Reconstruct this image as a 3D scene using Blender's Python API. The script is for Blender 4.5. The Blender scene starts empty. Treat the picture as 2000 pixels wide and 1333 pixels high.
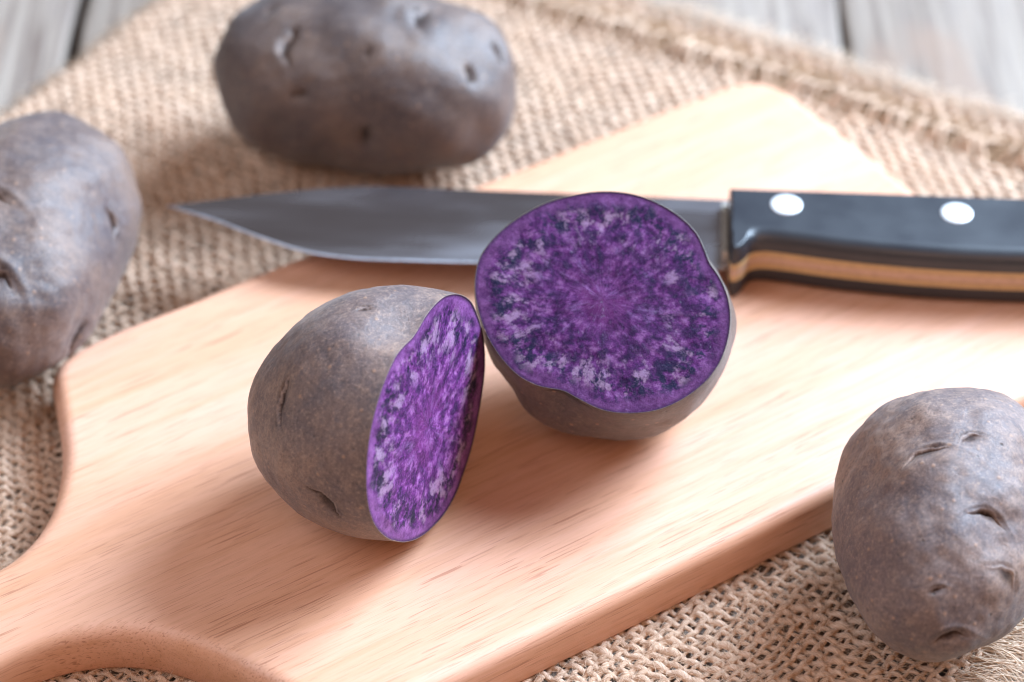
import bpy, bmesh, math, random
import numpy as np
from mathutils import Vector, Matrix

random.seed(4); RNG = np.random.default_rng(11)
MM = 0.001
SC = bpy.context.scene
COL = SC.collection

# ------------------------------------------------------------------ camera, world, lamps, exposure
PITCH = math.radians(41)
AIM = Vector((0, 0, 15.2))
FWD = Vector((0, math.cos(PITCH), -math.sin(PITCH)))
cam_d = bpy.data.cameras.new('camera')
cam = bpy.data.objects.new('camera', cam_d); COL.objects.link(cam)
cam.location = (AIM - 690 * FWD) * MM
cam.rotation_euler = (math.pi / 2 - PITCH, 0, 0)
cam_d.lens = 100; cam_d.sensor_width = 36; cam_d.sensor_fit = 'HORIZONTAL'
cam_d.clip_start = 0.02; cam_d.clip_end = 20
cam_d.dof.use_dof = True
cam_d.dof.focus_distance = 0.624
cam_d.dof.aperture_fstop = 8.0
SC.camera = cam

world = bpy.data.worlds.new('World'); SC.world = world; world.use_nodes = True
wt = world.node_tree
bg = wt.nodes['Background']
bg.inputs[1].default_value = 0.19
# a plain room: pale ceiling, dimmer walls
w_tc = wt.nodes.new('ShaderNodeTexCoord'); w_sep = wt.nodes.new('ShaderNodeSeparateXYZ'); w_rmp = wt.nodes.new('ShaderNodeValToRGB')
wt.links.new(w_tc.outputs['Generated'], w_sep.inputs[0]); wt.links.new(w_sep.outputs['Z'], w_rmp.inputs[0]); wt.links.new(w_rmp.outputs[0], bg.inputs[0])
w_rmp.color_ramp.elements[0].position = 0.0; w_rmp.color_ramp.elements[0].color = (0.50, 0.41, 0.36, 1)
w_rmp.color_ramp.elements[1].position = 0.9; w_rmp.color_ramp.elements[1].color = (1.05, 0.90, 0.83, 1)

def area(name, loc, aim, size, power, col):
    l = bpy.data.lights.new(name, 'AREA'); l.shape = 'RECTANGLE'
    l.size, l.size_y = size; l.energy = power; l.color = col
    o = bpy.data.objects.new(name, l); COL.objects.link(o)
    o.location = loc
    o.rotation_euler = (Vector(aim) - Vector(loc)).to_track_quat('-Z', 'Y').to_euler()
    return o
area('window_light', (0.98, 0.62, 0.92), (0.02, 0.02, 0.02), (0.92, 0.85), 104.0, (0.605, 0.78, 1.0))
area('side_light', (-0.60, -0.18, 0.72), (0.0, -0.04, 0.02), (0.60, 0.60), 4.0, (0.80, 0.86, 1.0))
area('front_light', (0.25, -0.75, 0.62), (0.0, -0.02, 0.03), (0.8, 0.6), 3.2, (1.0, 0.58, 0.38))

SC.view_settings.view_transform = 'Standard'
SC.view_settings.look = 'None'
SC.view_settings.gamma = 1.0
SC.view_settings.use_curve_mapping = False
SC.view_settings.exposure = 0.0
SC.cycles.use_denoising = True
SC.cycles.filter_width = 1.1

# ------------------------------------------------------------------ helpers
def tag(o, label=None, cat=None, group=None, kind=None):
    if label: o['label'] = label
    if cat: o['category'] = cat
    if group: o['group'] = group
    if kind: o['kind'] = kind
    return o

def empty(name, loc):
    o = bpy.data.objects.new(name, None); COL.objects.link(o)
    o.location = Vector(loc) * MM; o.empty_display_size = 0.01
    return o

def mesh_obj(name, verts, faces, mat, parent=None, loc=(0, 0, 0), smooth=True):
    """verts in mm, relative to loc (mm, relative to the parent)"""
    me = bpy.data.meshes.new(name)
    v = np.asarray(verts, dtype=np.float32) * MM
    if isinstance(faces, np.ndarray):
        n, k = faces.shape
        me.vertices.add(len(v)); me.vertices.foreach_set('co', v.ravel())
        me.loops.add(n * k); me.loops.foreach_set('vertex_index', faces.astype(np.int32).ravel())
        me.polygons.add(n); me.polygons.foreach_set('loop_start', np.arange(0, n * k, k, dtype=np.int32))
        me.update(calc_edges=True)
    else:
        me.from_pydata(v.tolist(), [], faces); me.update()
    me.polygons.foreach_set('use_smooth', np.full(len(me.polygons), smooth))
    me.materials.append(mat)
    o = bpy.data.objects.new(name, me); COL.objects.link(o)
    o.location = Vector(loc) * MM
    if parent: o.parent = parent
    return o

def fattr(o, name, vals, kind='FLOAT'):
    a = o.data.attributes.new(name, kind, 'POINT')
    vals = np.asarray(vals, dtype=np.float32)
    a.data.foreach_set('value' if kind == 'FLOAT' else 'vector', vals.ravel())

class Noise:
    """smooth vectorised noise: a sum of random plane waves, about -1..1"""
    def __init__(s, seed, wavelength, n=24):
        r = np.random.default_rng(seed)
        d = r.normal(size=(n, 3)); d /= np.linalg.norm(d, axis=1)[:, None]
        s.k = d * (2 * math.pi / wavelength) * r.uniform(0.6, 1.5, n)[:, None]
        s.p = r.uniform(0, 2 * math.pi, n); s.n = n
    def __call__(s, P):
        return np.sin(P @ s.k.T + s.p).sum(1) / math.sqrt(s.n / 2) * 0.6

def sm(a, b, x):
    t = np.clip((x - a) / (b - a), 0, 1); return t * t * (3 - 2 * t)

# ---- node helper
class NT:
    def __init__(s, name):
        s.m = bpy.data.materials.new(name); s.m.use_nodes = True
        s.t = s.m.node_tree; s.t.nodes.clear()
        s.out = s.t.nodes.new('ShaderNodeOutputMaterial')
        s.b = s.t.nodes.new('ShaderNodeBsdfPrincipled')
        s.t.links.new(s.b.outputs[0], s.out.inputs[0])
        s._co = None
    def n(s, typ, **kw):
        nd = s.t.nodes.new(typ)
        for k, v in kw.items(): setattr(nd, k, v)
        return nd
    def put(s, sock, val):
        if val is None: return
        if hasattr(val, 'is_output'): s.t.links.new(val, sock)
        elif isinstance(val, (tuple, list)):
            sock.default_value = tuple(val) + ((1,) if len(val) == 3 and sock.type == 'RGBA' else ())
        else: sock.default_value = val
    def co(s):                                   # object coordinates in millimetres
        if s._co is None:
            tc = s.n('ShaderNodeTexCoord')
            s._co = s.vm('SCALE', tc.outputs['Object'], scale=1000.0)
        return s._co
    def vm(s, op, a, b=None, scale=None):
        nd = s.n('ShaderNodeVectorMath', operation=op)
        s.put(nd.inputs[0], a)
        if b is not None: s.put(nd.inputs[1], b)
        if scale is not None: s.put(nd.inputs['Scale'], scale)
        return nd.outputs[0]
    def attr(s, name, vec=False):
        nd = s.n('ShaderNodeAttribute', attribute_name=name)
        return nd.outputs['Vector' if vec else 'Fac']
    def noise(s, scale, vec=None, detail=4, rough=0.55, dist=0.0, stretch=None):
        v = vec if vec is not None else s.co()
        if stretch: v = s.vm('MULTIPLY', v, stretch)
        nd = s.n('ShaderNodeTexNoise')
        s.put(nd.inputs['Vector'], v)
        nd.inputs['Scale'].default_value = scale; nd.inputs['Detail'].default_value = detail
        nd.inputs['Roughness'].default_value = rough; nd.inputs['Distortion'].default_value = dist
        return nd.outputs['Fac']
    def voro(s, scale, vec=None, feature='F1', out='Distance', stretch=None, rand=1.0):
        v = vec if vec is not None else s.co()
        if stretch: v = s.vm('MULTIPLY', v, stretch)
        nd = s.n('ShaderNodeTexVoronoi', feature=feature)
        s.put(nd.inputs['Vector'], v); nd.inputs['Scale'].default_value = scale
        nd.inputs['Randomness'].default_value = rand
        return nd.outputs[out]
    def math(s, op, a, b=None, c=None, clamp=False):
        nd = s.n('ShaderNodeMath', operation=op, use_clamp=clamp)
        s.put(nd.inputs[0], a)
        if b is not None: s.put(nd.inputs[1], b)
        if c is not None: s.put(nd.inputs[2], c)
        return nd.outputs[0]
    def mr(s, v, a, b, c=0.0, d=1.0, smooth=True):
        nd = s.n('ShaderNodeMapRange', interpolation_type='SMOOTHSTEP' if smooth else 'LINEAR')
        s.put(nd.inputs[0], v)
        for i, q in enumerate((a, b, c, d)): nd.inputs[i + 1].default_value = q
        return nd.outputs[0]
    def mix(s, f, a, b, mode='MIX'):
        nd = s.n('ShaderNodeMix', data_type='RGBA', blend_type=mode)
        s.put(nd.inputs[0], f); s.put(nd.inputs[6], a); s.put(nd.inputs[7], b)
        return nd.outputs[2]
    def ramp(s, f, stops):
        nd = s.n('ShaderNodeValToRGB'); s.put(nd.inputs[0], f)
        el = nd.color_ramp.elements
        while len(el) < len(stops): el.new(0.5)
        for e, (p, c) in zip(el, stops): e.position = p; e.color = tuple(c) + (1,)
        return nd.outputs[0]
    def bump(s, h, strength, dist, prev=None):
        nd = s.n('ShaderNodeBump'); nd.inputs['Strength'].default_value = strength
        nd.inputs['Distance'].default_value = dist * MM
        s.put(nd.inputs['Height'], h)
        if prev is not None: s.put(nd.inputs['Normal'], prev)
        return nd.outputs[0]
    def done(s, col, rough=0.5, spec=0.5, metal=0.0, normal=None, **kw):
        s.put(s.b.inputs['Base Color'], col); s.put(s.b.inputs['Roughness'], rough)
        s.put(s.b.inputs['Specular IOR Level'], spec); s.put(s.b.inputs['Metallic'], metal)
        if normal is not None: s.put(s.b.inputs['Normal'], normal)
        for k, v in kw.items(): s.put(s.b.inputs[k.replace('_', ' ')], v)
        return s.m

# ------------------------------------------------------------------ materials
def mat_beech():
    t = NT('beech_wood')
    broad = t.noise(0.06, stretch=(0.12, 1, 1), detail=3)
    streak = t.noise(0.35, stretch=(0.04, 1, 1), detail=5, rough=0.6)
    fine = t.noise(2.2, stretch=(0.05, 1, 1), detail=4, rough=0.7)
    c = t.ramp(broad, [(0.3, (0.69, 0.352, 0.212)), (0.7, (0.77, 0.430, 0.302))])
    c = t.mix(t.mr(streak, 0.42, 0.72, 0, 0.42), c, (0.58, 0.275, 0.135))
    c = t.mix(t.mr(fine, 0.40, 0.70, 0, 0.30), c, (0.54, 0.27, 0.14))
    # the short dark pores of beech
    f1 = t.noise(2.1, stretch=(0.030, 1, 1), detail=1, rough=0.5)
    f2 = t.noise(3.0, stretch=(0.030, 1, 1), detail=1, rough=0.5)
    gate = t.noise(0.10, stretch=(0.35, 1, 1), detail=2)
    fl = t.math('MULTIPLY', t.mr(f1, 0.64, 0.675), t.mr(gate, 0.38, 0.60, 0.20, 1.0))
    fl = t.math('MAXIMUM', fl, t.math('MULTIPLY', t.mr(f2, 0.60, 0.68), 0.55))
    c = t.mix(t.math('MULTIPLY', fl, 0.62), c, (0.36, 0.135, 0.068))
    h = t.math('ADD', t.math('MULTIPLY', fine, 0.6), t.math('MULTIPLY', fl, -0.8))
    grit = t.noise(3.0, detail=3)
    h = t.math('ADD', h, t.math('MULTIPLY', grit, 0.5))
    return t.done(c, rough=t.mr(fine, 0.2, 0.8, 0.40, 0.58), spec=0.6, normal=t.bump(h, 0.35, 0.18))

def mat_grey_wood():
    t = NT('weathered_grey_wood')
    g = t.noise(0.22, stretch=(1, 0.04, 1), detail=6, rough=0.65, dist=0.6)
    f = t.noise(1.4, stretch=(1, 0.03, 1), detail=4, rough=0.7)
    p = t.noise(0.035, stretch=(1, 0.35, 1), detail=3)
    c = t.ramp(g, [(0.34, (0.13, 0.09, 0.070)), (0.47, (0.235, 0.185, 0.148)), (0.60, (0.31, 0.252, 0.204)), (0.78, (0.38, 0.315, 0.258))])
    c = t.mix(t.mr(p, 0.52, 0.62, 0, 0.7), c, (0.30, 0.205, 0.150))
    c = t.mix(t.mr(f, 0.5, 0.8, 0, 0.5), c, (0.13, 0.11, 0.13))
    return t.done(c, rough=0.62, spec=0.35, normal=t.bump(t.math('ADD', g, f), 0.5, 0.5))

def mat_jute(name, dark, mid, light, glow=0.0):
    t = NT(name)
    yc = t.attr('yc', True)
    st = t.noise(1.0, vec=t.vm('MULTIPLY', yc, (0.55, 7.0, 1.0)), detail=4, rough=0.65)
    big = t.noise(0.08, detail=2)
    per = t.noise(1.0, vec=t.vm('MULTIPLY', yc, (0.03, 0.0, 7.3)), detail=2)
    c = t.ramp(st, [(0.25, dark), (0.5, mid), (0.78, light)])
    c = t.mix(t.mr(per, 0.35, 0.7, 0, 0.10 if glow else 0.30), c, (0.44, 0.27, 0.17))
    c = t.mix(t.mr(big, 0.4, 0.7, 0, 0.2), c, (0.62, 0.50, 0.40))
    m = t.done(c, rough=0.75, spec=0.25, normal=None if glow else t.bump(st, 0.9, 0.25))
    if glow:                                     # thin fibres let light through
        tr = t.n('ShaderNodeBsdfTranslucent'); t.put(tr.inputs[0], c)
        mx = t.n('ShaderNodeMixShader'); mx.inputs[0].default_value = glow
        t.t.links.new(t.b.outputs[0], mx.inputs[1]); t.t.links.new(tr.outputs[0], mx.inputs[2]); t.t.links.new(mx.outputs[0], t.out.inputs[0])
    return m

def mat_skin(name, seed, tone=1.0, matt=0.0):
    t = NT(name)
    v = t.vm('ADD', t.co(), (seed * 37.1, seed * 11.3, seed * 5.7))
    big = t.noise(0.055, vec=v, detail=4, rough=0.6)
    med = t.noise(0.24, vec=v, detail=6, rough=0.72)
    fin = t.noise(1.15, vec=v, detail=5, rough=0.85)
    k = tone
    c = t.ramp(big, [(0.34, (0.070 * k, 0.046 * k, 0.047 * k)), (0.52, (0.115 * k, 0.072 * k, 0.061 * k)), (0.68, (0.185 * k, 0.110 * k, 0.077 * k))])
    c = t.mix(t.mr(med, 0.47, 0.70, 0, 0.5), c, (0.205 * k, 0.130 * k, 0.095 * k))
    c = t.mix(t.mr(med, 0.46, 0.28, 0, 0.5), c, (0.058 * k, 0.045 * k, 0.056 * k))
    c = t.mix(t.mr(fin, 0.52, 0.64, 0, 0.52), c, (0.29 * k, 0.190 * k, 0.140 * k))
    c = t.mix(t.mr(fin, 0.48, 0.37, 0, 0.62), c, (0.035, 0.024, 0.026))
    net = t.voro(0.75, vec=t.vm('ADD', v, t.vm('SCALE', t.vm('ADD', big, med), scale=3.0)), feature='DISTANCE_TO_EDGE')
    c = t.mix(t.math('MULTIPLY', t.mr(net, 0.07, 0.015), t.mr(big, 0.45, 0.6, 0.0, 0.30)), c, (0.30 * k, 0.20 * k, 0.15 * k))
    scurf = t.noise(0.5, vec=t.vm('ADD', v, (7, 70, 3)), detail=8, rough=0.8)
    c = t.mix(t.math('MULTIPLY', t.mr(scurf, 0.57, 0.60), 0.28), c, (0.30 * k, 0.205 * k, 0.15 * k))
    # lenticels: sparse ochre specks
    vd = t.n('ShaderNodeTexVoronoi'); t.put(vd.inputs['Vector'], v); vd.inputs['Scale'].default_value = 0.30
    rnd = t.n('ShaderNodeSeparateColor'); t.t.links.new(vd.outputs['Color'], rnd.inputs[0])
    lent = t.math('MULTIPLY', t.mr(vd.outputs['Distance'], 0.19, 0.07), t.math('GREATER_THAN', rnd.outputs[0], 0.52))
    c = t.mix(t.math('MULTIPLY', lent, 0.6), c, (0.40, 0.225, 0.135))
    vd2 = t.n('ShaderNodeTexVoronoi'); t.put(vd2.inputs['Vector'], v); vd2.inputs['Scale'].default_value = 0.22
    r2 = t.n('ShaderNodeSeparateColor'); t.t.links.new(vd2.outputs['Color'], r2.inputs[0])
    pit = t.math('MULTIPLY', t.mr(vd2.outputs['Distance'], 0.11, 0.04), t.math('GREATER_THAN', r2.outputs[1], 0.72))
    c = t.mix(t.math('MULTIPLY', pit, 0.8), c, (0.03, 0.02, 0.018))
    eye = t.attr('eye')
    c = t.mix(t.math('MULTIPLY', eye, 0.92, clamp=True), c, (0.020, 0.013, 0.011))
    c = t.mix(t.math('MULTIPLY', eye, -0.8, clamp=True), c, (0.34, 0.22, 0.155))
    h = t.math('ADD', t.math('MULTIPLY', med, 1.0), t.math('MULTIPLY', fin, 1.3))
    h = t.math('ADD', h, t.math('MULTIPLY', lent, 0.4))
    h = t.math('SUBTRACT', h, pit)
    rough = t.mr(med, 0.3, 0.7, 0.41 + matt, 0.58 + matt)
    m = t.done(c, rough=rough, spec=t.mr(eye, 0.05, 0.5, 0.66, 0.08), normal=t.bump(h, 0.50, 0.30))
    t.b.inputs['Sheen Weight'].default_value = 0.12
    t.b.inputs['Sheen Roughness'].default_value = 0.5
    return m

def mat_flesh(name, seed, light=1.0, gloss=0.05):
    t = NT(name)
    rn = t.attr('rn')
    off = (seed * 13.7, seed * 7.9, seed * 3.1)
    v = t.vm('ADD', t.co(), off)
    # a domain that stretches marks along the radii, as the tissue grows
    nrm = t.vm('NORMALIZE', t.vm('MULTIPLY', t.co(), (1, 1, 0)))
    comb = t.n('ShaderNodeCombineXYZ'); t.put(comb.inputs[2], t.math('MULTIPLY', rn, 3.6))
    pol = t.vm('ADD', t.vm('ADD', t.vm('SCALE', nrm, scale=4.2), comb.outputs[0]), off)
    w1 = t.noise(0.11, vec=v, detail=3, rough=0.55)
    r = t.math('ADD', rn, t.math('MULTIPLY', t.math('SUBTRACT', w1, 0.5), 0.34))
    def both(cs, ps, sh, k=0.55):
        a = t.noise(cs, vec=t.vm('ADD', v, sh), detail=8, rough=0.74)
        b = t.noise(ps, vec=t.vm('ADD', pol, sh), detail=7, rough=0.72)
        return t.math('ADD', t.math('MULTIPLY', a, 1 - k), t.math('MULTIPLY', b, k))
    n1 = both(0.36, 1.8, (0, 0, 0), 0.28)
    n2 = both(0.19, 1.15, (40, 20, 9), 0.62)
    n3 = both(0.34, 1.9, (90, 61, 3), 0.5)
    n4 = t.noise(0.15, vec=t.vm('ADD', v, (17, 131, 5)), detail=6, rough=0.7)
    fine = t.noise(1.5, vec=v, detail=5, rough=0.9)
    S = lambda r_, g_, b_: (r_ * light * 1.12, g_ * light * 0.95, b_ * light * 0.96)
    pk = min(1.0, 0.15 + 0.8 * light)
    c = t.ramp(n1, [(0.41, S(0.022, 0.010, 0.050)), (0.475, S(0.060, 0.016, 0.095)), (0.525, S(0.120, 0.030, 0.165)), (0.60, S(0.26, 0.125, 0.33))])
    c = t.mix(t.math('MULTIPLY', t.mr(rn, 0.50, 0.02), t.mr(n4, 0.38, 0.58, 0.1, 0.8)), c, S(0.135, 0.028, 0.150))
    # cortex
    cc = t.mix(t.mr(n1, 0.38, 0.62), S(0.085, 0.026, 0.118), S(0.190, 0.082, 0.245))
    cort = t.mr(r, 0.86, 0.93)
    c = t.mix(t.math('MULTIPLY', cort, 0.92), c, cc)
    # inky flecks, thickest in a broken ring
    ring = t.math('MULTIPLY', t.mr(r, 0.62, 0.80), t.mr(r, 0.95, 0.87))
    amt = t.math('MULTIPLY_ADD', ring, 0.78, t.math('MULTIPLY', t.mr(r, 0.94, 0.80), t.mr(rn, 0.05, 0.5, 0.20, 0.38)))
    inkf = t.math('MULTIPLY', t.mr(n3, 0.475, 0.555), amt)
    c = t.mix(inkf, c, (0.013, 0.012, 0.036))
    # pale starchy patches just inside the ring
    band = t.math('MULTIPLY', t.mr(r, 0.46, 0.68), t.mr(r, 0.92, 0.82))
    pal = t.math('MULTIPLY', t.mr(n2, 0.505, 0.575), band)
    c = t.mix(t.math('MULTIPLY', pal, 0.80), c, (0.40 * pk, 0.25 * pk, 0.38 * pk))
    pal2 = t.math('MULTIPLY', t.mr(n2, 0.53, 0.60), t.mr(r, 0.86, 0.66))
    c = t.mix(t.math('MULTIPLY', pal2, 0.34), c, (0.27, 0.15, 0.34))
    # dark line under the skin, starchy grain
    c = t.mix(t.mr(t.math('ADD', rn, t.math('MULTIPLY', t.math('SUBTRACT', n1, 0.5), 0.10)), 0.962, 0.990, 0, 0.8), c, (0.040, 0.016, 0.055))
    c = t.mix(t.mr(fine, 0.54, 0.66, 0, 0.34), c, S(0.30, 0.195, 0.38))
    c = t.mix(t.mr(fine, 0.47, 0.35, 0, 0.55), c, (0.014, 0.005, 0.030))
    h = t.math('ADD', t.math('MULTIPLY', n3, 2.0), t.math('MULTIPLY', fine, 0.9))
    gl = t.voro(0.9, vec=v, out='Distance')
    wet = t.math('MULTIPLY', t.mr(gl, 0.22, 0.10), t.mr(n4, 0.50, 0.60))
    return t.done(c, rough=t.mr(wet, 0, 1, 0.42, 0.16), spec=t.mr(wet, 0, 1, gloss, 0.5), normal=t.bump(h, 0.6, 0.40))

def mat_steel():
    t = NT('brushed_steel')
    br = t.noise(0.9, stretch=(0.05, 1, 1), detail=4, rough=0.7)
    sm_ = t.noise(0.05, stretch=(0.25, 1, 1), detail=3, dist=0.3)
    c = t.mix(t.mr(sm_, 0.35, 0.65), (0.46, 0.45, 0.50), (0.66, 0.66, 0.73))
    return t.done(c, rough=t.mr(sm_, 0.3, 0.7, 0.22, 0.36), metal=1.0, normal=t.bump(br, 0.06, 0.1))

def mat_plain(name, col, rough, spec=0.5, metal=0.0, grain=None):
    t = NT(name)
    n = t.noise(0.6 if grain is None else grain, detail=4)
    c = t.mix(t.mr(n, 0.35, 0.7, 0, 0.3), col, tuple(q * 0.6 for q in col))
    f = t.noise(2.5, detail=3)
    return t.done(c, rough=t.mr(n, 0.3, 0.7, rough * 0.85, min(1, rough * 1.2)), spec=spec, metal=metal, normal=t.bump(f, 0.15, 0.08))

M_BEECH = mat_beech(); M_GREY = mat_grey_wood()
M_WARP = mat_jute('jute_warp', (0.27, 0.142, 0.078), (0.60, 0.400, 0.270), (0.88, 0.71, 0.58))
M_WEFT = mat_jute('jute_weft', (0.30, 0.165, 0.095), (0.66, 0.455, 0.320), (0.92, 0.77, 0.65))
M_FIBRE = mat_jute('jute_fibre', (0.74, 0.52, 0.34), (0.90, 0.73, 0.57), (0.96, 0.87, 0.77), 0.42)
M_SHADE_FLUFF = mat_jute('jute_shade_fluff', (0.36, 0.20, 0.10), (0.52, 0.31, 0.17), (0.66, 0.44, 0.28), 0.3)  # orange-brown holds the stripe's shade and bounced light
M_STEEL = mat_steel()
M_BLACK = mat_plain('black_handle', (0.016, 0.018, 0.025), 0.40, 0.70, grain=0.05)
M_SPACER = mat_plain('amber_spacer', (0.52, 0.34, 0.16), 0.35)
M_TANG = mat_plain('tang_board_reflection', (0.54, 0.36, 0.26), 0.35, 0.5, 0.2)  # the board's orange reflection is put into the tang's colour
M_RIVET = mat_plain('aluminium_rivet', (0.93, 0.94, 0.96), 0.45, 0.5, 0.35)

# ------------------------------------------------------------------ table of grey planks
table = tag(empty('table', (0, 80, 0)), 'weathered grey plank tabletop under the burlap', 'table', kind='structure')
def plank_mesh(w, l, h, seed):
    r = 1.6; xs = []
    prof = [(-w / 2, -h), (-w / 2, -r), (-w / 2 + 0.45, -0.45), (-w / 2 + r, 0), (-w / 6, 0.05), (w / 6, 0), (w / 2 - r, 0), (w / 2 - 0.45, -0.45), (w / 2, -r), (w / 2, -h)]
    ny = 90; k = len(prof); V = []; N = Noise(seed, 60)
    for j in range(ny + 1):
        y = -l / 2 + l * j / ny
        wob = float(N(np.array([[0, y, seed * 9.]]))[0]) * 0.7
        wob2 = float(N(np.array([[50, y, seed * 9.]]))[0]) * 0.7
        for i, (x, z) in enumerate(prof):
            V.append((x + (wob if x < -w / 4 else wob2 if x > w / 4 else 0), y, z))
    F = [(j * k + i, j * k + (i + 1) % k, (j + 1) * k + (i + 1) % k, (j + 1) * k + i) for j in range(ny) for i in range(k)]
    F = [tuple(reversed(f)) for f in F]
    F += [tuple(range(k)), tuple(reversed(range(ny * k, ny * k + k)))]
    return V, F
for i in range(6):
    x0 = -345 + 110 * i
    V, F = plank_mesh(110 - 2.6, 760, 20, i + 3)
    o = mesh_obj('plank', V, F, M_GREY, table, (x0 + 55, 0, 0))

# ------------------------------------------------------------------ cutting board (local x runs along the grain)
BA = math.radians(33.5); BZ0 = 2.2; BT = 13.0; BTOP = BZ0 + BT
ca, sa = math.cos(BA), math.sin(BA)
def board_ab(x, y): return x * ca + y * sa, -x * sa + y * ca
def catmull(P, n):
    out = []
    m = len(P)
    for i in range(m - 1):
        p0, p1, p2, p3 = P[max(i - 1, 0)], P[i], P[i + 1], P[min(i + 2, m - 1)]
        for j in range(n):
            t = j / n
            out.append(tuple(0.5 * (2 * b + (c - a) * t + (2 * a - 5 * b + 4 * c - d) * t * t + (3 * b - a - 3 * c + d) * t ** 3) for a, b, c, d in zip(p0, p1, p2, p3)))
    out.append(P[-1]); return out
half = [(-222, 0), (-221, 6), (-216, 12.2), (-207, 15.4), (-195, 16.2), (-175, 15.2), (-155, 13.4), (-145, 13.0), (-137.1, 13.6), (-131, 15.4), (-123.9, 19.3), (-117.7, 24.8),
        (-111.9, 33.2), (-107.8, 41.0), (-104.5, 49.2), (-101.2, 57.8), (-98.8, 63.6), (-95.7, 67.3), (-91.5, 69.4), (-84.7, 70.6), (-74, 71.0), (-40, 71.0), (10, 71.0), (60, 71.0), (100, 71.0), (109, 70.2), (115.5, 67.2), (119, 61.5), (120.2, 53), (120.3, 30), (120.3, 0)]
up = catmull(half, 8)
outline = [(a, b) for a, b in up] + [(a, -b) for a, b in reversed(up[1:-1])]
O = np.array(outline)
d = np.roll(O, -1, 0) - np.roll(O, 1, 0); d /= np.linalg.norm(d, axis=1)[:, None]
inw = np.stack([d[:, 1], -d[:, 0]], 1)          # outline runs clockwise: inward is to the right
rings = [(1.4, 0.0), (0.5, 0.4), (0.0, 1.3), (0.0, BT - 4.0)]
R = 3.8
for k in range(1, 8):
    q = k / 7 * math.pi / 2; rings.append((R * (1 - math.cos(q)), BT - R + R * math.sin(q)))
rings.append((R + 0.6, BT))
V = []; nO = len(O)
NB = Noise(5, 30)
wear = NB(np.column_stack([O, np.zeros(nO)])) * 0.18
for ins, z in rings:
    p = O + inw * (ins + wear[:, None] * (1 if 0 < z < BT else 0.5))
    V += [(a, b, z) for a, b in p]
F = []
for k in range(len(rings) - 1):
    for i in range(nO):
        j = (i + 1) % nO
        F.append((k * nO + i, (k + 1) * nO + i, (k + 1) * nO + j, k * nO + j))
F.append(tuple(reversed(range((len(rings) - 1) * nO, len(rings) * nO))))
F.append(tuple(range(nO)))
bcx, bcy = -(-13.3) * sa, -13.3 * ca
board = mesh_obj('cutting_board', V, F, M_BEECH, None, (bcx, bcy, BZ0))
board.rotation_euler.z = BA
bm = bmesh.new(); bm.from_mesh(board.data); bmesh.ops.recalc_face_normals(bm, faces=bm.faces); bm.to_mesh(board.data); bm.free()
tag(board, 'pale beech cutting board with rounded edges and a narrow neck', 'cutting board')

# ------------------------------------------------------------------ burlap
burlap = tag(empty('burlap_cloth', (0, 0, 1.3)), 'coarse brown burlap cloth with frayed edges under the board', 'cloth')
QA, QR, QB, QL = (np.array(p, float) for p in ((-62, 220), (227.1, 54.8), (-43, -267), (-291.6, -107.6)))
LU, LV, PITCHY = 333.0, 400.0, 2.6
ZMID = 1.55
NW1, NW2, NW3, NW4 = Noise(21, 55), Noise(22, 70), Noise(23, 14), Noise(24, 9)
def cloth(s, t):
    """s, t in mm along the two thread directions -> x, y"""
    a, b = s / LU, t / LV
    a, b = a[:, None], b[:, None]
    P = QA * (1 - a) * (1 - b) + QR * a * (1 - b) + QB * a * b + QL * (1 - a) * b
    P3 = np.column_stack([P, np.zeros(len(P))])
    off = np.stack([NW1(P3), NW2(P3)], 1) * 0.9 + np.stack([NW3(P3), NW4(P3)], 1) * 0.16
    return P + off
def keep(P):
    a, b = P[:, 0] * ca + P[:, 1] * sa, -P[:, 0] * sa + P[:, 1] * ca + 13.3
    under = (a > -88) & (a < 110) & (np.abs(b) < 60)
    neck = (a < -100) & (np.abs(b) < 6)
    vis = (np.abs(P[:, 0]) < 205) & (P[:, 1] > -135) & (P[:, 1] < 225)
    return vis & ~under & ~neck
def tube(path, rad, sides, yid, out, flat=1.0):
    """append a tube along path (n,3) with radii rad (n)"""
    n = len(path)
    T = np.gradient(path, axis=0); T /= np.linalg.norm(T, axis=1)[:, None] + 1e-9
    side = np.cross(T, [0, 0, 1.0]); side /= np.linalg.norm(side, axis=1)[:, None] + 1e-9
    upv = np.cross(side, T)
    ang = np.arange(sides) / sides * 2 * math.pi
    ring = path[:, None, :] + rad[:, None, None] * (np.cos(ang)[None, :, None] * side[:, None, :] + flat * np.sin(ang)[None, :, None] * upv[:, None, :])
    al = np.concatenate([[0], np.cumsum(np.linalg.norm(np.diff(path, axis=0), axis=1))])
    yc = np.stack([np.repeat(al, sides) + yid * 17.3, np.tile(np.sin(ang * 0.5), n) + np.repeat(al * 0.22, sides), np.full(n * sides, yid)], 1)
    base = out['n']
    i = np.arange(n - 1)[:, None] * sides; j = np.arange(sides)[None, :]; j2 = (j + 1) % sides
    f = np.stack([i + j, i + j2, i + sides + j2, i + sides + j], -1).reshape(-1, 4) + base
    out['v'].append(ring.reshape(-1, 3)); out['f'].append(f); out['y'].append(yc); out['n'] += n * sides
def flush(name, out, mat, parent, label=None):
    o = mesh_obj(name, np.concatenate(out['v']) - np.array([0, 0, 1.3]), np.concatenate(out['f']), mat, parent)
    fattr(o, 'yc', np.concatenate(out['y']), 'FLOAT_VECTOR')
    tag(o, label, kind='stuff'); return o
def fresh(): return {'v': [], 'f': [], 'y': [], 'n': 0}

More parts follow.
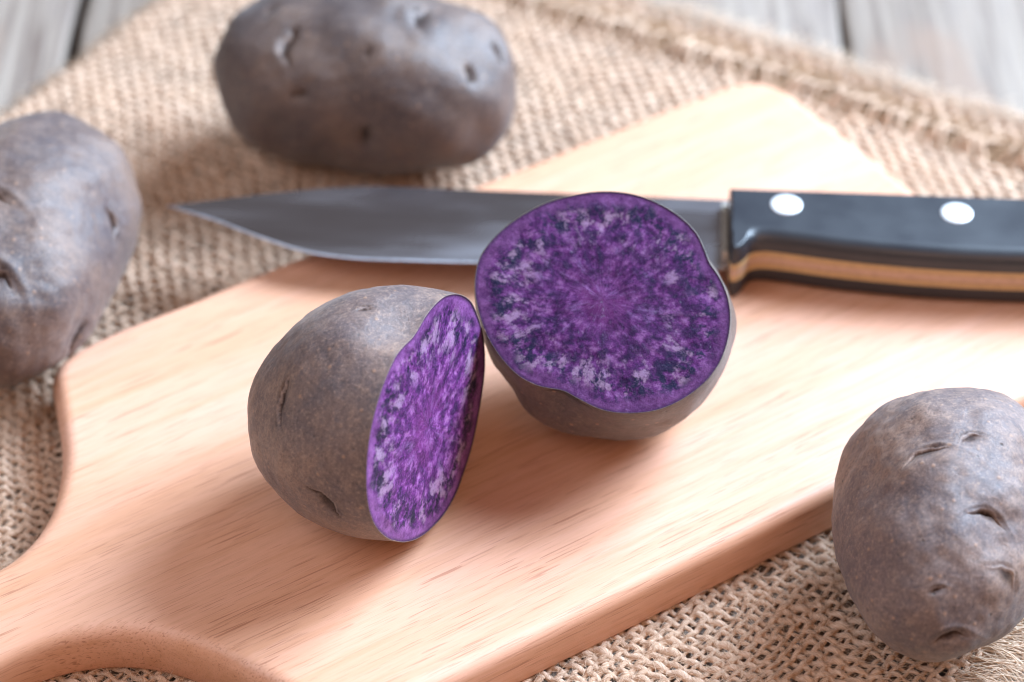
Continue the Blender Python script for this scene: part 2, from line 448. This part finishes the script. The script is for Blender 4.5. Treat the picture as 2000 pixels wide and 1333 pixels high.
SEG = 4
nU, nV = int(LU / PITCHY), int(LV / PITCHY)
GAP = (9.0, 19.0)                                # the drawn-thread stripe along the far edge
warp, weft = fresh(), fresh()
ends_right, tops = [], []
def run_yarn(const, along_n, is_weft, idx, out):
    m = along_n * SEG
    p = np.arange(m + 1) / SEG
    along = p * PITCHY
    jit = RNG.normal() * 0.16
    w_ = np.column_stack([along, np.full(m + 1, idx * 23.7), np.full(m + 1, 900.0 * is_weft)])
    c = const + jit + 0.30 * NW3(w_) + 0.12 * NW4(w_)
    XY = cloth(along, c) if is_weft else cloth(c, along)
    ph = np.cos(math.pi * (p + idx)) * (1 if is_weft else -1)
    thick = RNG.normal(0, 0.13)
    P3 = np.column_stack([XY, np.full(m + 1, idx * 3.1 + (500 if is_weft else 0))])
    rad = (0.86 if is_weft else 0.68) * (1 + thick + 0.22 * NW3(P3) + 0.18 * NW4(P3))
    rad = np.clip(rad, 0.5, 1.35)
    Z = ZMID + (0.50 if is_weft else 0.44) * ph + 0.12 * NW4(P3) + 0.25 * np.clip(NW1(P3), -1, 1)
    if not is_weft:                              # bare warp across the drawn stripe lies flat and loose
        g = sm(GAP[0] - 1, GAP[0] + 1, along) * sm(GAP[1] + 1, GAP[1] - 1, along)
        mid_ = sm(GAP[0], 0.5 * (GAP[0] + GAP[1]), along) * sm(GAP[1], 0.5 * (GAP[0] + GAP[1]), along)
        Z = Z * (1 - g) + g * (1.9 + 2.6 * mid_ + 0.5 * NW4(P3))
        pull = (2.0 - idx % 5) * PITCHY * 0.40 + RNG.normal() * 1.3      # gathered in bundles
        XY = XY + (mid_ * pull)[:, None] * np.array([0.868, -0.497])
    path = np.column_stack([XY, Z]); kp = keep(path)
    i = 0
    while i <= m:
        if kp[i]:
            j = i
            while j + 1 <= m and kp[j + 1]: j += 1
            if j - i >= 3: tube(path[i:j + 1], rad[i:j + 1], 6, idx + (300 if is_weft else 0), out, 0.68)
            i = j
        i += 1
    up_ = kp & (ph > 0.6)
    tg = np.gradient(XY, axis=0)
    if up_.any(): tops.append(np.column_stack([path[up_], rad[up_], np.arctan2(tg[up_, 1], tg[up_, 0])]))
    return path
for j in range(nV):
    t = (j + 0.5) * PITCHY
    if GAP[0] < t < GAP[1]: continue
    pth = run_yarn(t, nU, True, j, weft)
    if keep(pth[-1:])[0]: ends_right.append((pth[-1], pth[-1] - pth[-5]))
far_ends, left_ends = [], []
for i in range(nU):
    pth = run_yarn((i + 0.5) * PITCHY, nV, False, i, warp)
    if keep(pth[:1])[0]: far_ends.append((pth[0], pth[0] - pth[4]))
for j in range(nV):
    t = np.array([(j + 0.5) * PITCHY]); p0 = cloth(np.array([0.0]), t)[0]
    if keep(p0[None])[0]:
        p1 = cloth(np.array([4.0]), t)[0]; left_ends.append((np.array([*p0, 1.4]), np.array([*(p0 - p1), 0])))
flush('warp_yarn', warp, M_WARP, burlap)
flush('weft_yarn', weft, M_WEFT, burlap)

# loose fibres standing off the yarns
fuzz = fresh()
T = np.concatenate(tops)
a_, b_ = T[:, 0] * ca + T[:, 1] * sa, -T[:, 0] * sa + T[:, 1] * ca + 13.3
clear = ~((a_ > -98) & (a_ < 120) & (np.abs(b_) < 71.5)) & (np.abs(T[:, 0]) < 160)
T = T[clear]
near = np.where(T[:, 1] < 20)[0]; far = np.where(T[:, 1] >= 20)[0]
pick = np.concatenate([RNG.choice(near, 22000), RNG.choice(far, 3500)])
def hair(p, d, length, curl, r, out, idn, seg=5, lift=0.0, floor=0.7):
    s = np.linspace(0, 1, seg + 1)
    d = d / (np.linalg.norm(d) + 1e-9)
    sd = np.array([-d[1], d[0], 0]); c1, c2 = RNG.normal(size=2) * curl
    P = p + np.outer(s * length, d) + np.outer((s ** 2 * c1 + s ** 3 * c2) * length, sd)
    P[:, 2] += lift * np.sin(s * math.pi * RNG.uniform(0.6, 1.1)) * length
    P[:, 2] = np.maximum(P[:, 2], floor)
    tube(P, r * (1 - 0.6 * s), 3, idn, out)
for q, k in enumerate(pick):
    p = T[k, :3] + np.array([RNG.normal() * 0.5, RNG.normal() * 0.5, T[k, 3] * 0.5])
    an = RNG.uniform(0, 2 * math.pi)
    if q % 5 < 3: an = T[k, 4] + RNG.normal() * 0.4 + math.pi * (q % 2)
    if q % 5 == 4: p[2] -= 1.1
    hair(p, np.array([math.cos(an), math.sin(an), 0]), RNG.gamma(3.0, 0.9), 0.45, RNG.uniform(0.035, 0.085), fuzz, q % 97, 4, RNG.uniform(-0.05, 0.32))
flush('loose_fibre', fuzz, M_FIBRE, burlap)

fringe = fresh()
def tuft(p, d, n, length, spread, r, floor, lift):
    d = d / np.linalg.norm(d); an0 = math.atan2(d[1], d[0])
    for q in range(n):
        an = an0 + RNG.normal() * spread
        st = p + np.array([RNG.normal() * 0.55, RNG.normal() * 0.55, RNG.uniform(-0.5, 0.7)]) - np.array([*d[:2], 0]) * RNG.uniform(0, 2.5)
        hair(st, np.array([math.cos(an), math.sin(an), 0]), length * RNG.uniform(0.45, 1.15), 0.22, r * RNG.uniform(0.6, 1.3), fringe, int(RNG.integers(0, 90)), 6, RNG.uniform(-0.02, lift), floor)
for p, dd in ends_right:
    dd = np.array([dd[0], dd[1], 0])
    tuft(np.array([p[0], p[1], 1.5]), dd, 34, 16, 0.26, 0.15, 0.25, 0.22)
for p, dd in far_ends:
    tuft(np.array([p[0], p[1], 1.8]), np.array([dd[0], dd[1], 0]), 22, 8.0, 0.6, 0.15, 0.3, 0.35)
for p, dd in left_ends:
    tuft(np.array([p[0], p[1], 1.4]), dd, 14, 5.0, 0.5, 0.15, 0.3, 0.15)
flush('frayed_fringe', fringe, M_FIBRE, burlap)
# added fluff, coloured orange-brown for the shade and bounced light in the stripe
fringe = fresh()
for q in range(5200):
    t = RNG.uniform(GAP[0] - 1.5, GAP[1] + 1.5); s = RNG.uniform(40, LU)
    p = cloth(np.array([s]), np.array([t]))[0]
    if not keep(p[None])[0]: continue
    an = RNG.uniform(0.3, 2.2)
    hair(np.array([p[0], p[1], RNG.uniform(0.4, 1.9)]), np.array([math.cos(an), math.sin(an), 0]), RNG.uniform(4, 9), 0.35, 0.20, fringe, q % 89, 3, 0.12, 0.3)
flush('stripe_shade_fluff', fringe, M_SHADE_FLUFF, burlap)

# ------------------------------------------------------------------ potatoes
VR = np.array([1.0, 0, 0]); VU = np.array([0, math.sin(PITCH), math.cos(PITCH)]); VB = -np.array(FWD)
def toward(rx, uy):
    """a direction on the side of the potato that is turned to the front"""
    z = math.sqrt(max(0.0, 1 - rx * rx - uy * uy)); return rx * VR + uy * VU + z * VB

def apply_eyes(P, Nrm, eyes):
    """eyes: (point on surface, normal, across direction, a, b, depth, ridge height, slit depth) in mm"""
    disp = np.zeros(len(P)); dark = np.zeros(len(P))
    for (c, n, ax, a, b, dep, rid, slit) in eyes:
        n = n / np.linalg.norm(n); ax = ax - n * (ax @ n); ax /= np.linalg.norm(ax); ay = np.cross(n, ax)
        D = P - c; p, q, h = D @ ax, D @ ay, D @ n
        wgt = np.exp(-(h / 12.0) ** 2) * ((Nrm @ n) > 0)
        q2 = q + 0.35 * p * p / a                   # crescent
        disp -= wgt * dep * np.exp(-(p / a) ** 2 - (q / b) ** 2)
        disp += wgt * rid * np.exp(-((q2 - 0.75 * b) / (0.38 * b)) ** 2) * np.exp(-(p / (1.35 * a)) ** 2)
        jag = 0.12 * b * np.sin(p * 0.8 + a) + 0.06 * b * np.sin(p * 1.9 + b)
        sw = 0.17 * b * np.clip(1.25 - np.abs(p + 0.25 * a) / (1.1 * a), 0.15, 1)
        s_ = wgt * np.exp(-(p / (0.95 * a)) ** 4) * np.exp(-((q2 + jag) / sw) ** 2)
        disp -= slit * s_
        lip = wgt * np.exp(-(p / (1.25 * a)) ** 4) * np.exp(-((q2 + jag - 2.1 * sw) / (0.9 * sw)) ** 2)
        disp += 0.18 * lip
        dk = s_ * min(1.0, 0.45 + slit * 0.6)
        dk = np.maximum(dk, 0.80 * wgt * np.exp(-(p / (0.7 * a)) ** 2 - (q / (0.6 * b)) ** 2))
        dk = np.where((lip > 0.25) & (lip > s_), np.minimum(dk, -0.34 * lip), dk)
        dark = np.where(np.abs(dk) > np.abs(dark), dk, dark)
    return disp, dark

_ico = {}
def ico(sub):
    if sub not in _ico:
        bm = bmesh.new(); bmesh.ops.create_icosphere(bm, subdivisions=sub, radius=1)
        V = np.array([v.co[:] for v in bm.verts]); F = np.array([[v.index for v in f.verts] for f in bm.faces]); bm.free()
        _ico[sub] = (V / np.linalg.norm(V, axis=1)[:, None], F)
    return _ico[sub]

def whole_potato(name, centre, axis, half_len, half_w, half_h, seed, eyes, label, mat, sub=6, lump=1.3, power=2.25, taper=0.0, fine=0.10, base=None):
    D, F = ico(sub)
    ax = np.array([*axis, 0.0]); ax /= np.linalg.norm(ax); az = np.array([0, 0, 1.0]); ay = np.cross(az, ax)
    def shape(D):
        l = np.stack([D @ ax, D @ ay, D @ az], 1)
        u = l / np.array([half_len, half_w, half_h])
        r = (np.abs(u) ** power).sum(1) ** (-1 / power)
        l = l * r[:, None]
        k = 1 + taper * l[:, 0] / half_len
        l[:, 1] *= k; l[:, 2] *= k
        return l[:, :1] * ax + l[:, 1:2] * ay + l[:, 2:] * az
    P = shape(D)
    N1, N2, N3 = Noise(seed, 46), Noise(seed + 1, 17), Noise(seed + 2, 5)
    e = 1e-3
    t1 = np.cross(D, [0.3, 0.5, 0.81]); t1 /= np.linalg.norm(t1, axis=1)[:, None]; t2 = np.cross(D, t1)
    def unit(A): return A / np.linalg.norm(A, axis=1)[:, None]
    Nr = unit(np.cross(shape(unit(D + e * t1)) - P, shape(unit(D + e * t2)) - P))
    Nr *= np.sign((Nr * D).sum(1))[:, None]
    P = P + Nr * (lump * N1(P) + 0.35 * lump * N2(P) + fine * N3(P))[:, None]
    E = []
    for (rx, uy, adir, a, b, dep, rid, slit) in eyes:
        dd = toward(rx, uy)
        # the surface point that is seen at this offset across the front of the potato
        pu, pr, pb = P @ VU, P @ VR, P @ VB
        su, sr = np.abs(pu).max(), np.abs(pr).max()
        cu, cr = (pu.max() + pu.min()) / 2, (pr.max() + pr.min()) / 2
        cost = (pu - cu - uy * su) ** 2 + (pr - cr - rx * sr) ** 2 + np.where((Nr @ VB) > 0, 0, 1e6)
        i = int(cost.argmin())
        adv = math.cos(math.radians(adir)) * VR + math.sin(math.radians(adir)) * VU
        E.append((P[i], Nr[i], adv, a, b, dep, rid, slit))
    disp, dark = apply_eyes(P, Nr, E)
    P = P + Nr * disp[:, None]
    zmin = P[:, 2].min()
    o = mesh_obj(name, P - np.array([0, 0, zmin]), F, mat, None, (centre[0], centre[1], 2.0 if base is None else base))
    fattr(o, 'eye', dark)
    tag(o, label, 'potato', 'whole potatoes around the board'); return o

whole_potato('purple_potato', (-38.5, 91.0), (1, -0.20), 40.3, 24.5, 24.0, 101,
    [(-0.47, 0.30, 82, 6.5, 4.0, 1.6, 0.5, 1.8), (-0.60, 0.62, 60, 4, 3, 0.9, 0.3, 0.5), (0.37, 0.55, 75, 6, 4.5, 1.7, 0.7, 0.7), (0.72, -0.05, 85, 4, 3, 1.2, 0.4, 1.2),
     (0.88, 0.22, 85, 4, 2.4, 1.0, 0.3, 1.2), (-0.40, -0.22, 10, 2.6, 2, 1.0, 0.3, 1.2), (0.02, -0.62, 70, 4, 3, 1.2, 0.3, 0.8), (0.04, 0.15, 80, 3, 2, 0.5, 0.2, 0.1)],
    'long dark potato with many eyes lying behind the knife blade', mat_skin('potato_skin_dark', 1, 0.78), lump=1.7, power=2.35)
whole_potato('purple_potato', (-119.5, 20), (0.20, 1), 40, 24.0, 24.0, 205,
    [(-0.10, -0.17, -28, 7.5, 4.2, 1.3, 0.9, 1.5), (-0.28, 0.34, -12, 8, 4, 1.1, 0.8, 1.2), (0.82, 0.15, -70, 5, 3.0, 1.1, 0.4, 1.2), (-0.22, -0.55, -35, 4, 3.5, 1.6, 0.4, 1.3), (0.55, -0.62, 50, 5, 3, 1.2, 0.3, 1.5)],
    'grey brown potato at the left beside the board corner', mat_skin('potato_skin_grey', 2, 1.0), sub=7, lump=1.35, taper=0.06)
whole_potato('purple_potato', (95.4, -77.5), (0.16, 1), 35, 24.8, 24.0, 309,
    [(0.20, 0.10, -14, 4.2, 2.0, 0.9, 0.3, 1.4), (-0.30, 0.52, 16, 6.0, 2.2, 0.8, 0.4, 0.25), (-0.15, -0.72, 6, 4.0, 2.2, 0.9, 0.5, 0.7), (0.36, -0.32, -35, 4, 3, 0.6, 0.2, 0.0), (0.66, 0.12, 20, 3, 1.6, 0.6, 0.3, 0.8),
     (-0.28, -0.40, 20, 2, 1.2, 0.4, 0.2, 0.5), (0.1, 0.62, 30, 3, 2.2, 0.6, 0.3, 0.2)],
    'dusty brown potato on the burlap at the front right', mat_skin('potato_skin_dusty', 3, 1.38, 0.06), sub=8, lump=1.7, power=2.0, taper=0.20)

# ---- the cut potato
def potato_half(centre, n, outline, depth, skew, power, seed, eyes, label, m_skin, m_flesh, rest_z, fit_depth=False, bulge=0.04):
    n = np.array(n, float); n /= np.linalg.norm(n)
    e1 = np.cross([0, 0, 1.0], n); e1 /= np.linalg.norm(e1); e2 = np.cross(n, e1)
    NT_, NS = 400, 120
    th = np.arange(NT_) / NT_ * 2 * math.pi
    oa = np.array([o[0] for o in outline], float); orr = np.array([o[1] for o in outline], float)
    oa3 = np.concatenate([oa - 360, oa, oa + 360]); or3 = np.concatenate([orr] * 3)
    r = np.interp(np.degrees(th), oa3, or3)
    kern = np.exp(-(np.arange(-6, 7) / 2.6) ** 2); kern /= kern.sum()
    r = np.convolve(np.concatenate([r[-6:], r, r[:6]]), kern, 'valid')
    rs = np.convolve(np.concatenate([r[-60:], r, r[:60]]), np.ones(121) / 121, 'valid')
    c = np.array(centre, float); sk = skew[0] * e1 + skew[1] * e2
    Ns = [Noise(seed, 40), Noise(seed + 1, 15), Noise(seed + 2, 4.5)]
    def body(dep):
        ph = (np.arange(NS + 1) / NS) ** 1.15 * math.pi / 2
        ph[-1] = math.pi / 2 - 0.004
        rad = np.cos(ph) ** (2 / power) ; dz = np.sin(ph) ** (2 / power)
        rr = r[None, :] * (1 - sm(0, 0.5, dz))[:, None] + rs[None, :] * sm(0, 0.5, dz)[:, None]
        rr = rr * rad[:, None] * (1 + bulge * np.sin(np.pi * np.clip(dz, 0, 1)))[:, None]
        P = c + rr[..., None] * (np.cos(th)[None, :, None] * e1 + np.sin(th)[None, :, None] * e2) - (dz * dep)[:, None, None] * n + ((dz ** 1.4) * dep)[:, None, None] * sk
        Gs = np.gradient(P, axis=0); Gt = np.roll(P, -1, 1) - np.roll(P, 1, 1)
        Nr = np.cross(Gt, -Gs); Nr /= np.linalg.norm(Nr, axis=2)[..., None] + 1e-12
        out = np.sign((Nr * (P - (c - 0.35 * dep * n))).sum(2).mean()); Nr *= out
        Pf, Nf = P.reshape(-1, 3), Nr.reshape(-1, 3)
        fade = np.repeat(sm(0.0, 0.30, dz), NT_)
        Pf = Pf + Nf * (fade * (0.9 * Ns[0](Pf) + 0.35 * Ns[1](Pf) + 0.07 * Ns[2](Pf)))[:, None]
        E = []
        for (rx, uy, adir, a, b, dp, rid, slit) in eyes:
            pu, pr = Pf @ VU, Pf @ VR
            cu, cr = (pu.max() + pu.min()) / 2, (pr.max() + pr.min()) / 2
            su, sr = (pu.max() - pu.min()) / 2, (pr.max() - pr.min()) / 2
            cost = (pu - cu - uy * su) ** 2 + (pr - cr - rx * sr) ** 2 + np.where((Nf @ VB) > 0, 0, 1e6)
            i = int(cost.argmin()); adv = math.cos(math.radians(adir)) * VR + math.sin(math.radians(adir)) * VU
            E.append((Pf[i], Nf[i], adv, a, b, dp, rid, slit))
        disp, dark = apply_eyes(Pf, Nf, E)
        return Pf + Nf * (disp * fade)[:, None], dark
    P, dark = body(depth)
    if fit_depth:
        for _ in range(6):
            depth += (P[:, 2].min() - rest_z) * 1.05; P, dark = body(depth)
    else:
        c = c + np.array([0, 0, rest_z - P[:, 2].min()]); P, dark = body(depth)
    low = P[P[:, 2].argmin()]
    root = tag(empty('potato_half', low), label, 'potato half', 'two halves of the cut potato')
    i = np.arange(NS)[:, None] * NT_; j = np.arange(NT_)[None, :]; j2 = (j + 1) % NT_
    F = np.stack([i + j, i + NT_ + j, i + NT_ + j2, i + j2], -1).reshape(-1, 4)
    # thin lip of skin standing just proud of the cut
    lip = P[:NT_] + 0.16 * n
    inn = c + (lip - 0.16 * n - c) * 0.994 + 0.13 * n
    PV = np.concatenate([P, lip, inn]); k0 = len(P)
    jj = np.arange(NT_); jj2 = (jj + 1) % NT_
    F = np.concatenate([F, np.stack([k0 + jj, jj, jj2, k0 + jj2], -1), np.stack([k0 + NT_ + jj, k0 + jj, k0 + jj2, k0 + NT_ + jj2], -1)])
    sk_o = mesh_obj('skin', PV - low, F, m_skin, root)
    fattr(sk_o, 'eye', np.concatenate([dark, np.zeros(2 * NT_)]))
    # cut face: polar sheet in its own frame with a slightly uneven, knife-dragged surface
    NRg = 60; rho = np.linspace(0.0, 0.997, NRg + 1) ** 0.8; rho[0] = 0.004
    X = rho[:, None] * r[None, :] * np.cos(th)[None, :]; Y = rho[:, None] * r[None, :] * np.sin(th)[None, :]
    L = np.stack([X, Y, np.zeros_like(X)], -1).reshape(-1, 3)
    Na, Nb = Noise(seed + 7, 9), Noise(seed + 8, 2.2)
    L[:, 2] = (0.16 * Na(L) + 0.035 * Nb(L)) * np.repeat(sm(1.0, 0.85, rho), NT_)
    i = np.arange(NRg)[:, None] * NT_
    F2 = np.stack([i + j, i + NT_ + j, i + NT_ + j2, i + j2], -1).reshape(-1, 4)
    fo = mesh_obj('cut_face', L, F2, m_flesh, root, tuple(c - low))
    fo.rotation_euler = Matrix((e1, e2, n)).transposed().to_euler()
    fattr(fo, 'rn', np.repeat(rho, NT_))
    fo['label'] = 'marbled purple cut face'
    return root, P, F

RH_OUT = [(0, 29.0), (8, 28.2), (16, 27.2), (25, 25.9), (33, 26.3), (42, 27.1), (51, 27.3), (65, 27.4), (77, 27.5), (91, 27.4), (101, 27.3), (111, 27.3), (122, 27.8), (134, 28.2), (147, 29.0), (156, 29.6), (163, 30.0), (170, 29.8), (179, 29.2), (189, 28.3), (200, 27.6), (210, 27.1), (221, 26.7), (232, 26.4), (241, 25.6), (252, 24.1), (256, 24.0), (265, 25.2), (274, 26.9), (280, 27.8), (289, 28.8), (298, 29.8), (308, 30.4), (317, 30.7), (326, 30.9), (335, 30.7), (343, 30.2), (352, 29.6)]
LH_OUT = [(7, 29.9), (18, 30.0), (29, 30.4), (37, 30.1), (46, 29.7), (59, 28.9), (69, 27.7), (77, 26.7), (84, 25.6), (91, 25.2), (99, 26.3), (107, 27.7), (115, 28.1), (121, 28.4), (129, 28.8), (139, 29.3), (148, 29.6), (159, 29.7), (168, 29.8), (177, 29.7), (189, 28.9), (202, 27.6), (217, 26.4), (231, 25.9), (245, 25.8), (259, 25.9), (273, 26.5), (285, 26.7), (297, 26.2), (311, 26.5), (324, 26.6), (336, 27.4), (348, 28.8), (357, 29.4)]
rh = potato_half((20.4, -29.2, 53.0), (-0.05, -0.422, 0.905), RH_OUT, 40, (0.05, 0.0), 2.25, 411,
    [(-0.25, -0.62, -15, 7, 3, 1.0, 0.5, 0.8)],
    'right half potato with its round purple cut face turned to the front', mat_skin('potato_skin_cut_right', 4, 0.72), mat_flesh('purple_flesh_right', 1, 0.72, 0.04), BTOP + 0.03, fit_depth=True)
lh = potato_half((-18.4, -61.4, 40.5), (0.907, -0.404, 0.119), LH_OUT, 40.5, (0.0, -0.03), 2.55, 523,
    [(-0.26, -0.66, -58, 5.5, 3.0, 0.7, 0.5, 1.1), (-0.66, 0.12, 75, 7, 2.2, 0.6, 0.35, 0.6), (0.02, 0.82, 10, 2.2, 1.6, 0.3, 0.2, 0.4)],
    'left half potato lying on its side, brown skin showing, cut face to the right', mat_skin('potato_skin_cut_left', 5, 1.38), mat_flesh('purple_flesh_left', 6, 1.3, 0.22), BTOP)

# ------------------------------------------------------------------ knife
KZ = 8.0                                          # mid plane above the board
KX, KY = 53.0, 41.0
kang = -0.054
knife = tag(empty('kitchen_knife', (KX, KY, BTOP + 0.04)), 'kitchen knife with steel blade and black riveted handle lying across the board', 'knife')
knife.rotation_euler.z = kang
ck, sk = math.cos(-kang), math.sin(-kang)
def kl(x, y): x, y = x - KX, y - KY; return x * ck - y * sk, x * sk + y * ck
spine = [kl(*p) for p in ((-87.0, 42.6), (-76, 44.6), (-64.8, 46.6), (-50, 48.8), (-37.7, 49.7), (-25, 49.0), (-13, 48.1), (20, 46.0), (52.3, 43.9), (58, 43.5))]
edge = [kl(*p) for p in ((-87.0, 42.6), (-80, 39.4), (-73, 35.9), (-63.7, 30.4), (-50.6, 24.0), (-37.9, 21.4), (-25.2, 20.6), (-8.8, 19.9), (25.2, 18.6), (49.5, 17.4), (52.4, 18.2), (54, 20.6), (58, 22))]
sp = np.array(catmull(spine, 8)); ed = np.array(catmull(edge, 8))
xs = np.unique(np.concatenate([np.linspace(spine[0][0] + 0.05, -70, 30), np.linspace(-70, 4.5, 60)]))
V = []; K = 10
for x in xs:
    ys, ye = np.interp(x, sp[:, 0], sp[:, 1]), np.interp(x, ed[:, 0], ed[:, 1])
    h = 1.1 * min(1, 0.25 + (x - xs[0]) / 90); wdt = ys - ye
    hb = min(0.28, h * 0.4)
    ym = ye + min(0.6, wdt * 0.10)
    yg = ye + wdt * (0.52 + 0.02 * math.sin(x * 0.13))
    V += [(x, ys - 0.15, KZ + h), (x, ys, KZ + h * 0.6), (x, ys, KZ - h * 0.6), (x, ys - 0.15, KZ - h), (x, yg, KZ - h * 0.93), (x, ym, KZ - hb), (x, ye, KZ - 0.03), (x, ye, KZ + 0.03), (x, ym, KZ + hb), (x, yg, KZ + h * 0.93)]
F = [(i * K + j, i * K + (j + 1) % K, (i + 1) * K + (j + 1) % K, (i + 1) * K + j) for i in range(len(xs) - 1) for j in range(K)]
F += [tuple(reversed(range(K))), tuple(range((len(xs) - 1) * K, len(xs) * K))]
blade = mesh_obj('blade', V, F, M_STEEL, knife, smooth=False)
blade.data.materials.append(mat_plain('ground_edge', (0.50, 0.51, 0.56), 0.5, 0.5, 0.9))
for i_, p_ in enumerate(blade.data.polygons):
    if i_ < (len(xs) - 1) * K and i_ % K in (5, 6, 7): p_.material_index = 1

# handle: layers cut to one outline, stacked through the thickness
def hl(x, y): return kl(x, y)
top_e = [hl(*p) for p in ((54.4, 39.2), (54.8, 39.6), (60, 39.4), (90, 37.8), (127, 35.6), (150, 34.2), (163, 32), (168, 27))]
bot_e = [hl(*p) for p in ((168, 22), (164, 14), (150, 12.2), (127, 12.6), (110, 13.6), (95, 15.2), (80, 17.6), (68, 20.2), (62, 21.2), (58.6, 20.4), (56.2, 17.2), (54.0, 16.0), (53.2, 18), (53.3, 20), (53.4, 22), (53.6, 25), (53.8, 28), (54.0, 31), (54.2, 34), (54.3, 37))]
def layer(name, z0, z1, mat, inset0=0.0, inset1=0.0, front=0.0):
    poly = catmull(top_e, 6) + catmull(bot_e, 6)
    P = np.array(poly)
    d = np.roll(P, -1, 0) - np.roll(P, 1, 0); d /= np.linalg.norm(d, axis=1)[:, None] + 1e-9
    inn = np.stack([d[:, 1], -d[:, 0]], 1)
    for _ in range(6): inn = (np.roll(inn, 1, 0) + inn + np.roll(inn, -1, 0)) / 3
    prof = []
    if inset1 > 0:
        prof += [(0, z0)]
        for k in range(8):
            q = k / 7 * math.pi / 2
            prof.append((inset1 * (1 - math.cos(q)), z1 - np.sign(z1 - z0) * inset1 * 0.9 + np.sign(z1 - z0) * inset1 * 0.9 * math.sin(q)))
        prof.append((inset1 + 0.4, z1))
    else:
        prof += [(inset0, z0), (inset0, z1)]
    V = []; n = len(P)
    low_ = np.clip((22.0 - P[:, 1] - KY + 22.0) / 20, 0, 1)
    for ins, z in prof:
        # the back edge of the handle is kept crisp, the belly is rolled
        wgt = np.where((P[:, 1] > -9) | ((P[:, 0] < 2.2) & (P[:, 1] > -21.5)), 0.12, 1.0)
        wgt = np.where((P[:, 0] < 7) & (P[:, 1] < -18), 0.25, wgt)
        for _ in range(3): wgt = (np.roll(wgt, 1) + wgt + np.roll(wgt, -1)) / 3
        V += [(a, b, z) for a, b in P + inn * (ins * wgt)[:, None]]
    F = [(k * n + i, k * n + (i + 1) % n, (k + 1) * n + (i + 1) % n, (k + 1) * n + i) for k in range(len(prof) - 1) for i in range(n)]
    F += [tuple(reversed(range(n))), tuple(range((len(prof) - 1) * n, len(prof) * n))]
    o = mesh_obj(name, V, F, mat, knife)
    bm = bmesh.new(); bm.from_mesh(o.data); bmesh.ops.recalc_face_normals(bm, faces=bm.faces)
    for e in bm.edges:
        if len(e.link_faces) == 2 and e.calc_face_angle() > math.radians(50): e.smooth = False
    bm.to_mesh(o.data); bm.free()
    return o
layer('handle_scale', KZ + 2.7, KZ * 2, M_BLACK, 0, 3.6)
layer('handle_scale', KZ - 2.7, 0.0, M_BLACK, 0, 3.0)
layer('spacer', KZ + 1.15, KZ + 2.69, M_SPACER, -0.10)
layer('spacer', KZ - 1.15, KZ - 2.69, M_SPACER, -0.10)
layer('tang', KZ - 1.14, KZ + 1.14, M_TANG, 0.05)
cx = [(-0.3, -20.5), (-0.3, -0.6), (1.2, -0.4), (1.2, -20.5)]
V = [(x - (0.5 if z > KZ else 0) * 0, y, z) for z in (KZ - 2.6, KZ + 2.6) for x, y in cx]
V += [(x * 0.86 - 0.1, y * 0.985 - 0.1, KZ + 3.0) for x, y in cx]
mesh_obj('bolster', V, [(3, 2, 1, 0), (0, 1, 5, 4), (1, 2, 6, 5), (2, 3, 7, 6), (3, 0, 4, 7), (4, 5, 9, 8), (5, 6, 10, 9), (6, 7, 11, 10), (7, 4, 8, 11), (8, 9, 10, 11)], mat_plain('pale_bolster', (0.42, 0.38, 0.33), 0.45, 0.5, 0.3), knife, smooth=False)
for x, y in ((67.9, 33.0), (109.7, 29.6), (148, 26.5)):
    lx, ly = kl(x, y); V = []; F = []; n = 40
    for r_, z in ((3.9, -1.0), (3.9, 0.10), (3.5, 0.22), (2.2, 0.32), (0.8, 0.36)):
        V += [(r_ * math.cos(2 * math.pi * i / n), r_ * math.sin(2 * math.pi * i / n), z) for i in range(n)]
    F = [(k * n + i, k * n + (i + 1) % n, (k + 1) * n + (i + 1) % n, (k + 1) * n + i) for k in range(4) for i in range(n)] + [tuple(range(4 * n, 5 * n)), tuple(reversed(range(n)))]
    mesh_obj('rivet', V, F, M_RIVET, knife, (lx, ly, 2 * KZ))
